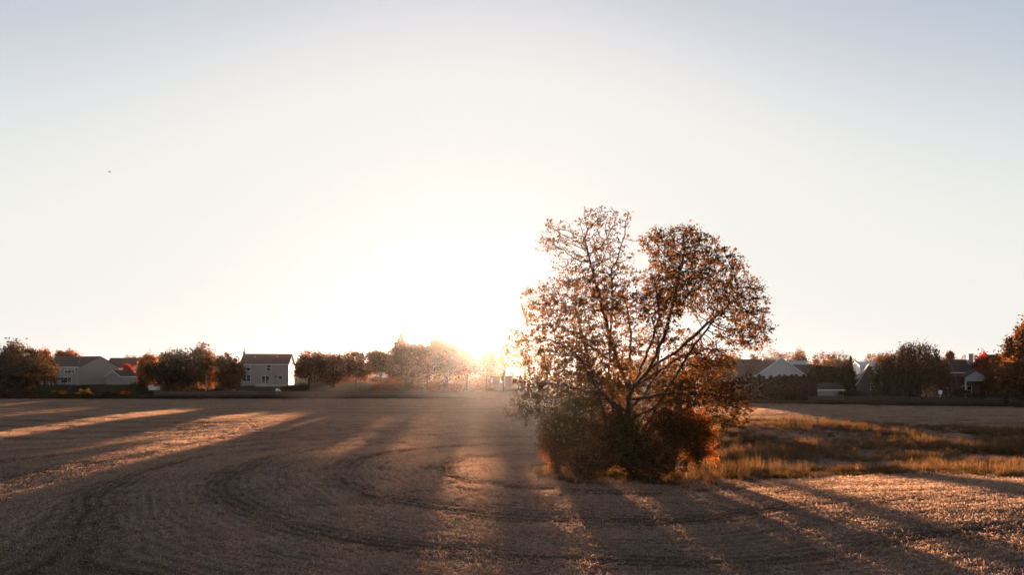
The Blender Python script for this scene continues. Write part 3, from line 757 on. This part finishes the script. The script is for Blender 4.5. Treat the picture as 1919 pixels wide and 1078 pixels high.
def window(parent, x0, x1, z0, z1, y, sashes, rails=1, name='window', blind=False):
    """in a wall facing -y at depth y; the frame stands proud, the glass sits back inside it"""
    t = .09; b = MB()
    b.box(x0-t, x1+t, y-.07, y+.02, z1, z1+t).box(x0-t, x1+t, y-.10, y+.02, z0-t, z0)
    b.box(x0-t, x0, y-.068, y+.02, z0, z1).box(x1, x1+t, y-.068, y+.02, z0, z1)
    w = (x1-x0)/sashes
    for i in range(1, sashes): b.box(x0+i*w-t*.7, x0+i*w+t*.7, y-.06, y+.02, z0, z1)
    o = b.build(name, TRIM, parent)
    for i in range(sashes):
        for j in range(rails+1):
            h = (z1-z0)/(rails+1); a0 = x0+i*w+(t*.7 if i else 0); a1 = x0+(i+1)*w-(t*.7 if i < sashes-1 else 0)
            c0 = z0+j*h+(.025 if j else 0); c1 = z0+(j+1)*h-(.025 if j < rails else 0)
            MB().box(a0, a1, y-.03, y+.01, c0, c1).build('pane', CURT if (blind and j == rails) else GLASS, o)
        if rails: MB().box(x0+i*w+(t*.7 if i else 0), x0+(i+1)*w-(t*.7 if i < sashes-1 else 0), y-.05, y+.012, z0+(z1-z0)/2-.025, z0+(z1-z0)/2+.025).build('sash_bar', TRIM, o)
    return o

def gable_house(name, loc, rz, L, D, eave, rise, wall, roof, label, over=.4, ridge='x', cat='house'):
    """origin at the left end of the wall facing -y; ridge along x (eaves face us) or along y (gable faces us)"""
    h = empty(name, loc, rz); tag(h, label, cat)
    b = MB()
    if ridge == 'x':
        b.prism([(0, -1.2), (D, -1.2), (D, eave), (D/2, eave+rise), (0, eave)], 0, L, 'x')
    else:
        b.prism([(0, -1.2), (L, -1.2), (L, eave), (L/2, eave+rise), (0, eave)], 0, D, 'y')
    b.build('wall', wall, h)
    W = D if ridge == 'x' else L; N = L if ridge == 'x' else D
    k = rise/(W/2); th = .18; e = over
    r = MB()
    for s in (0, 1):
        lo, mid = (-e, W/2) if s == 0 else (W+e, W/2)
        zl = eave-k*e+.03; zm = eave+rise+.03
        prof = [(lo, zl), (mid, zm), (mid, zm+th), (lo, zl+th)]
        r.prism(prof, -e*.7, N+e*.7, ridge)
    ro = r.build('roof', roof, h)
    zl = eave-k*e; fz = []                            # gutter boards and rake boards
    if ridge == 'x':
        fz = [MB().box(-e*.7, L+e*.7, -e-.06, -e-.002, zl-.02, zl+.19), MB().box(-e*.7, L+e*.7, D+e+.002, D+e+.06, zl-.02, zl+.19)]
    else:
        fz = [MB().box(-e-.06, -e-.002, -e*.7, D+e*.7, zl-.02, zl+.19), MB().box(L+e+.002, L+e+.06, -e*.7, D+e*.7, zl-.02, zl+.19)]
        for lo in (-e, W+e):
            fz.append(MB().prism([(lo, zl-.03), (W/2, eave+rise-.03), (W/2, eave+rise+.2), (lo, zl+.2)], -e*.7-.05, -e*.7-.002, 'y'))
    for f in fz: f.build('fascia', TRIM, ro)
    return h, ro

def vent(ro, x, y, z, s=.25, m=None):
    MB().box(x-s, x+s, y-s, y+s, z-.15, z+.28).build('roof_vent', m or DARK, ro)

# grey two-storey house, left
A = R(-20)                                        # turns the right-hand gable towards us
c0 = Vector((-124.6, 200, 0)); Lh = 16.1
o0 = c0+Vector((-math.cos(A), -math.sin(A), 0))*Lh
h1, ro = gable_house('grey_house', (o0.x, o0.y, 2.4), A, Lh, 12.8, 5.2, 3.0, SID_GREY, ROOF_DARK, 'grey two-storey house with dark roof and white windows at left')
window(h1, 2.8, 5.6, 3.4, 4.95, 0, 2); window(h1, 10.0, 14.0, 3.4, 4.95, 0, 3, 1, 'window', True)
window(h1, .4, 1.5, .9, 1.9, 0, 1); window(h1, 8.5, 12.7, .6, 2.15, 0, 3)
d = window(h1, 4.0, 6.4, .08, 2.1, 0, 2, 0, 'patio_door')
MB().box(3.6, 6.9, -2.2, -.02, -.6, -.02).build('door_step', CONC, h1)
for x in (7.4, 10.9):
    for y in (-3.2, -.8): MB().box(x-.07, x+.07, y-.07, y+.07, -1.0, 1.64).build('pergola_post', DARK, h1)
pr = MB()
for i in range(9): pr.box(7.2+i*.46, 7.32+i*.46, -3.5, -.5, 1.80, 1.95)
pr.box(7.1, 11.1, -3.3, -3.15, 1.65, 1.797).box(7.1, 11.1, -.95, -.8, 1.65, 1.797); pr.build('pergola_roof', DARK, h1)
MB().box(-.06, .06, -.04, .08, 0, 5.1).build('corner_board', SID_GREY, h1); MB().box(Lh-.06, Lh+.04, -.04, .08, 0, 5.1).build('corner_board', SID_GREY, h1)
vent(ro, 12.5, 2.6, 5.2+3.0*2.6/6.4, .14, TRIM); vent(ro, 9, 3.5, 5.2+3.0*3.5/6.4, .2)

# garage wing beside it, and two houses behind
p = at(209, 719, 204)
g1, ro = gable_house('garage', (p.x-1.0, 203, 2.2), R(-16), 5.2, 7.5, 2.6, 1.6, SID_GREY, ROOF_DARK, 'low grey gabled garage right of the grey two-storey house', .3, 'y', 'garage')
p = at(204, 700, 246)
h, ro = gable_house('white_house', (p.x, 244, 2.6), R(10), 15.5, 9.5, 4.8, 3.4, SID_WHITE, ROOF_BROWN, 'house with white gable and brown roof behind the garage', .3)
p = at(247, 716, 218)
h, ro = gable_house('porch_house', (p.x, 220, 2.5), R(-6), 8, 7, 2.5, 2.0, SID_WHITE, ROOF_BROWN, 'small brown-roofed house with white porch posts behind the round shrub', .5)
for x in (-.2, 2.2, 4.6): MB().box(x, x+.25, -1.6, -1.35, -1, 2.3).build('porch_post', TRIM, h)
MB().box(-.4, 5.2, -1.7, -.02, 2.3, 2.48).build('porch_roof', ROOF_BROWN, h)

# tan two-storey house, its right gable in the sun
A = R(9); p = at(541, 0, 195)
o0 = Vector((p.x, 195, 0))-Vector((math.cos(A), math.sin(A), 0))*12.9
h2, ro = gable_house('tan_house', (o0.x, o0.y, 2.62), A, 12.9, 10, 5.8, 2.75, SID_TAN, ROOF_BROWN, 'tan two-storey house with red-brown roof and sunlit right gable')
window(h2, .5, 2.6, 3.9, 5.5, 0, 2, 1, 'window', True); window(h2, 7.0, 8.1, 3.9, 5.5, 0, 1)
window(h2, .5, 2.6, 1.0, 2.7, 0, 2); window(h2, 10.1, 11.2, 1.5, 2.5, 0, 1)
window(h2, 5.7, 7.6, .18, 2.4, 0, 2, 0, 'french_door')
MB().box(4.6, 12.5, -3.2, -.02, -.5, -.05).build('patio', CONC, h2)
MB().box(-.35, .2, 4.7, 5.3, 5, 9.4).build('chimney', BRICK, ro); MB().tube((-.1, 5, 9.4), (-.1, 5, 10.2), .11, .11).build('flue_pipe', DARK, ro)
vent(ro, 3.2, 3.4, 5.8+2.75*3.4/5, .16, TRIM); vent(ro, 9.3, 3.5, 5.8+2.75*3.5/5, .16, TRIM)

# hazy houses under the sun
p = at(690, 0, 300)
h, ro = gable_house('hazy_house', (p.x, 300, 2.9), R(4), 8.6, 9, 5.0, 2.8, SID_TAN, ROOF_DARK, 'grey-roofed house half hidden behind the hazy trees left of the sun')
p = at(905, 0, 205)
h, ro = gable_house('pale_house', (p.x, 208, 2.0), R(-3), 8.5, 8, 2.7, 1.2, SID_TAN, ROOF_DARK, 'low pale house glowing in the haze below the sun', .3)
window(h, 1.2, 2.8, .9, 2.2, 0, 2); window(h, 5.0, 6.6, .9, 2.2, 0, 2)

# pale-gabled house behind the hedge
p = at(1420, 0, 163)
h3, ro = gable_house('hedge_house', (p.x, 163, .9), 0, 10.9, 9, 4.75, 3.9, SID_PALE, ROOF_BROWN, 'house with a wide pale gable rising behind the evergreen hedge', .45, 'y')
m = MB(); Wm = 13.0                                # main range behind the gable, ridge along x
m.prism([(6.5, 4.3), (12.5, 8.55), (18.5, 4.3), (18.5, 4.1), (12.5, 8.3), (6.5, 4.1)], -10.5, 5.4, 'x'); mr = m.build('main_roof', ROOF_BROWN, h3)
MB().prism([(7, -1), (18, -1), (18, 4.3), (12.5, 8.2), (7, 4.3)], -10, 16.5, 'x').build('main_wall', SID_PALE, h3)
MB().prism([(6.5, 4.3), (11, 7.2), (15.5, 4.3), (15.5, 4.1), (11, 7.0), (6.5, 4.1)], 10.9, 17.5, 'x').build('side_roof', ROOF_BROWN, h3)
for x in (-7, -5.2, -3.4, -1.6, .4): vent(mr, x, 11.4, 7.75, .22)
vent(mr, -4.6, 9.4, 6.3, .2)

# small shed with white eave
p = at(1532, 0, 150)
s1, ro = gable_house('garden_shed', (p.x, 150, gz(p.x, 150)), 0, 5.6, 4.2, 2.25, 1.15, SID_GREY, ROOF_DARK, 'small grey shed with a bright white eave behind the right fence', .35, 'x', 'shed')
MB().box(-.06, .08, -.05, .08, -.2, 2.2).build('corner_board', TRIM, s1); MB().box(5.5, 5.65, -.05, .08, -.2, 2.2).build('corner_board', TRIM, s1)
p = at(1525, 0, 149)
b = MB(); zz = gz(p.x, 149)
for (za, zb_, ra, rb) in ((0, .3, .30, .36), (.3, .8, .36, .36), (.8, 1.15, .36, .30), (1.15, 1.22, .32, .32)): b.tube((0, 0, za), (0, 0, zb_), ra, rb, 14)
o = b.build('rain_barrel', CONC, None, (p.x, 149, zz+.55)); tag(o, 'pale rain barrel on blocks beside the left wall of the shed', 'barrel')
MB().box(-.4, .4, -.4, .4, -.6, -.002).build('block_stand', CONC, o)

# brick gable house
p = at(1607, 0, 152)
h4, ro = gable_house('brick_house', (p.x, 152, .9), R(-25), 4.6, 10, 3.0, 4.0, BRICK, ROOF_DARK, 'steep brick-gabled house left of the weeping tree', .3, 'y')
window(h4, 2.6, 3.8, 1.6, 2.9, 0, 2)
# pale-roofed house beyond it
p = at(1612, 0, 225)
h, ro = gable_house('pale_roof_house', (p.x, 225, 1.2), R(-8), 9, 8, 6.6, 1.4, SID_WHITE, ROOF_PALE, 'distant house with a pale shining roof above the brick gable', .3)

# house with the chimney
p = at(1771, 0, 148)
h5, ro = gable_house('chimney_house', (p.x, 150, .7), R(-8), 8.2, 9, 5.6, 2.6, BRICK, ROOF_DARK, 'dark house with a tall pale chimney right of the weeping tree', .35)
MB().box(-.05, .22, -.06, .1, 1.2, 5.3).build('corner_board', TRIM, h5)
window(h5, .9, 2.0, 2.3, 3.4, 0, 1)
ch = MB(); ch.box(7.1, 8.0, 2.6, 3.6, 3.0, 9.4).box(7.0, 8.1, 2.5, 3.7, 9.4, 9.65); ch.build('chimney', SID_PALE, h5)
MB().prism([(3.6, 4.4), (6.1, 6.0), (8.7, 4.4), (8.7, 4.62), (6.1, 6.24), (3.6, 4.62)], -2.8, -.02, 'y').build('porch_roof', ROOF_BROWN, h5)
MB().prism([(3.9, 3.7), (8.4, 3.7), (8.4, 4.42), (6.1, 5.85), (3.9, 4.42)], -2.6, -2.4, 'y').build('porch_gable', SID_PALE, h5)
for x in (4.0, 8.1): MB().box(x, x+.2, -2.6, -2.4, -.5, 3.7).build('porch_post', TRIM, h5)
window(h5, 4.6, 6.4, .8, 2.6, 0, 2)
p = at(1868, 0, 205)
h, ro = gable_house('far_gable_house', (p.x, 205, 1.0), R(12), 8, 9, 6.6, 3.6, SID_GREY, ROOF_DARK, 'pale gable just showing behind the orange maples', .3, 'y')

# ------------------------------------------------------------------ fences and garden things
FEN_L = solid('fence_brown', (0.075, 0.050, 0.038), .9, .35, 2.5, .3)
FEN_R = solid('fence_grey', (0.040, 0.034, 0.032), .9, .35, 2.5, .3)
def panel_mesh(name, L, Hh, m, seed):
    g = random.Random(seed); b = MB(); n = 16; w = L/n
    for i in range(n):
        hh = Hh+g.uniform(-.04, .03)
        x0, x1 = i*w+.006, (i+1)*w-.006
        b.prism([(x0, .05), (x1, .05), (x1, hh-.05), ((x0+x1)/2+.03, hh), ((x0+x1)/2-.03, hh), (x0, hh-.05)], -.012+g.uniform(-.006, .006), .012, 'y')
    b.box(0, L, .014, .054, .35, .44).box(0, L, .014, .054, Hh-.45, Hh-.36)
    me = b.mesh(name); me.materials.append(m); return me
def fence(name, pts, Hh, m, label):
    L = 2.4; pms = [panel_mesh(name+'_panel', L, Hh, m, i) for i in range(4)]
    pb = MB().box(-.06, .06, -.06, .06, -.5, Hh+.08); pm = pb.mesh('post'); pm.materials.append(m)
    rt = empty(name, (pts[0][0], pts[0][1], 0)); tag(rt, label, 'fence'); k = 0
    for (a, b) in zip(pts[:-1], pts[1:]):
        a, b = Vector(a), Vector(b); n = int((b-a).length/L); d = (b-a).normalized(); ang = math.atan2(d.y, d.x)
        for i in range(n):
            q = a+d*(i*L); z = gz(q.x, q.y+.5)
            o = bpy.data.objects.new('panel', pms[(k*7+i) % 4]); COL.objects.link(o); o.parent = rt
            o.location = (q.x-pts[0][0], q.y-pts[0][1], z); o.rotation_euler = (0, random.Random(i+k).uniform(-.006, .006), ang)
            o = bpy.data.objects.new('post', pm); COL.objects.link(o); o.parent = rt
            o.location = (q.x-pts[0][0], q.y-pts[0][1]+.12, z); o.rotation_euler = (0, 0, ang)
        k += n
fence('board_fence', [(-84.5, 163.6), (8.5, 163.8)], 1.75, FEN_L, 'long brown board fence along the far edge left of the lone tree')
fence('board_fence', [(59.0, 138.2), (92, 128.2), (135, 118.8)], 1.7, FEN_R, 'dark grey board fence along the far edge on the right')

def small(name, mb, m, px, Yd, label, cat, dz=0.0, rz=0.0):
    X = (px-959.5)/F*Yd; o = mb.build(name, m, None, (X, Yd, gz(X, Yd)+dz)); o.rotation_euler = (0, 0, rz)
    return tag(o, label, cat)
b = MB().tube((0, 0, -.3), (0, 0, 5.6), .08, .05, 8)
o = small('yard_pole', b, CONC, 386, 168, 'thin pale pole standing in front of the dark tree pair', 'pole')
MB().tube((0, 0, 5.6), (0, 0, 5.75), .09, .09, 8).build('pole_cap', DARK, o)
b = MB().tube((0, 0, 0), (0, 0, 2.3), .05, .04, 8).tube((0, 0, 0), (0, 0, .1), .16, .12, 8)
o = small('garden_lamp', b, DARK, 517, 192, 'dark lamp post on the patio of the tan house', 'lamp')
b = MB().tube((0, 0, 2.3), (0, 0, 2.75), .16, .24, 8).tube((0, 0, 2.75), (0, 0, 2.95), .27, .03, 8); b.build('lamp_head', DARK, o)
b = MB().box(-1.2, 1.2, -.25, .25, .40, .48)
o = small('garden_bench', b, CONC, 272, 163.0, 'low pale bench at the left end of the brown fence', 'bench', .1)
for x in (-.9, .9): MB().box(x-.08, x+.08, -.2, .2, -.1, .398).build('leg', CONC, o)
b = MB().tube((0, 0, 0), (0, 0, .95), .14, .08, 10).tube((0, 0, .95), (0, 0, 1.1), .14, .42, 14).tube((0, 0, 1.1), (0, 0, 1.16), .45, .45, 14)
small('bird_bath', b, CONC, 316, 166, 'pale bird bath behind the fence under the left dark tree', 'bird bath')
b = MB().box(-1.1, 1.1, -.8, .8, 0, 1.1)
o = small('storage_box', b, TRIM, 289, 182, 'white storage box under the yellow-orange tree', 'box')
MB().prism([(-.88, 1.1), (.88, 1.1), (.88, 1.2), (0, 1.36), (-.88, 1.2)], -1.18, 1.18, 'x').build('lid', TRIM, o)
b = MB().tube((0, 0, -.2), (0, 0, 2.1), .05, .05, 8)
o = small('bird_feeder', b, TRIM, 1762, 134, 'pale bird feeder on a post at the right foot of the weeping tree', 'bird feeder')
MB().box(-.22, .22, -.22, .22, 2.1, 2.6).build('feeder_box', TRIM, o); MB().prism([(-.32, 2.58), (.32, 2.58), (0, 2.85)], -.3, .3, 'x').build('feeder_roof', TRIM, o)
# children's slide on the lawn, catching the sun
o = empty('garden_slide', ((526-959.5)/F*172, 172, gz((526-959.5)/F*172, 172))); tag(o, 'small pale garden slide above the fence, right of the tan house patio', 'slide')
b = MB()
ps = [(-1.0, 1.55), (-.45, 1.5), (.2, .85), (.9, .35), (1.5, .28)]
for (xa, za), (xb, zb_) in zip(ps[:-1], ps[1:]):
    b.poly([(xa, -.3, za), (xb, -.3, zb_), (xb, .3, zb_), (xa, .3, za), (xa, -.3, za-.07), (xb, -.3, zb_-.07), (xb, .3, zb_-.07), (xa, .3, za-.07)],
           [(0, 1, 2, 3), (7, 6, 5, 4), (0, 4, 5, 1), (1, 5, 6, 2), (2, 6, 7, 3), (3, 7, 4, 0)])
b.build('chute', TRIM, o)
b = MB()
for x in (-1.05, -.75):
    for y in (-.3, .3): b.tube((x*1.15, y, -.1), (x, y, 1.7), .04, .04, 6)
b.build('ladder', TRIM, o)

# ------------------------------------------------------------------ a bird high on the left
p = at(206, 322, 90)
b = MB().tube((-.13, 0, 0), (.12, 0, .01), .035, .03, 6).tube((.12, 0, .01), (.19, 0, .015), .03, .008, 6).tube((-.13, 0, 0), (-.24, 0, 0), .03, .012, 6)
o = b.build('bird', DARK, None, p); tag(o, 'tiny dark bird flying alone in the sky at upper left', 'bird')
for s in (-1, 1):
    MB().poly([(.06, s*.02, .02), (-.06, s*.02, .02), (-.05, s*.17, .07), (-.03, s*.32, .03), (.05, s*.17, .08), (.0, s*.1, -.0)],
              [(0, 1, 2, 4), (4, 2, 3), (0, 5, 1), (0, 4, 5), (1, 5, 2), (5, 4, 3), (5, 3, 2)]).build('wing', DARK, o)

# ------------------------------------------------------------------ haze
HAZE = 0.000056
b = MB().box(-1560, 1560, -1560, 1620, -3.0, 30)
hz = b.build('haze', None); m, n, l = new_mat('haze_air')
out = n.new('ShaderNodeOutputMaterial'); pv = n.new('ShaderNodeVolumePrincipled')
pv.inputs['Color'].default_value = (0.95, 0.86, 0.82, 1); pv.inputs['Density'].default_value = HAZE; pv.inputs['Anisotropy'].default_value = 0.89
pv.inputs['Density Attribute'].default_value = ''
l.new(pv.outputs[0], out.inputs['Volume']); hz.data.materials.append(m)
tag(hz, 'thin warm evening haze over the field', 'haze', kind='stuff')
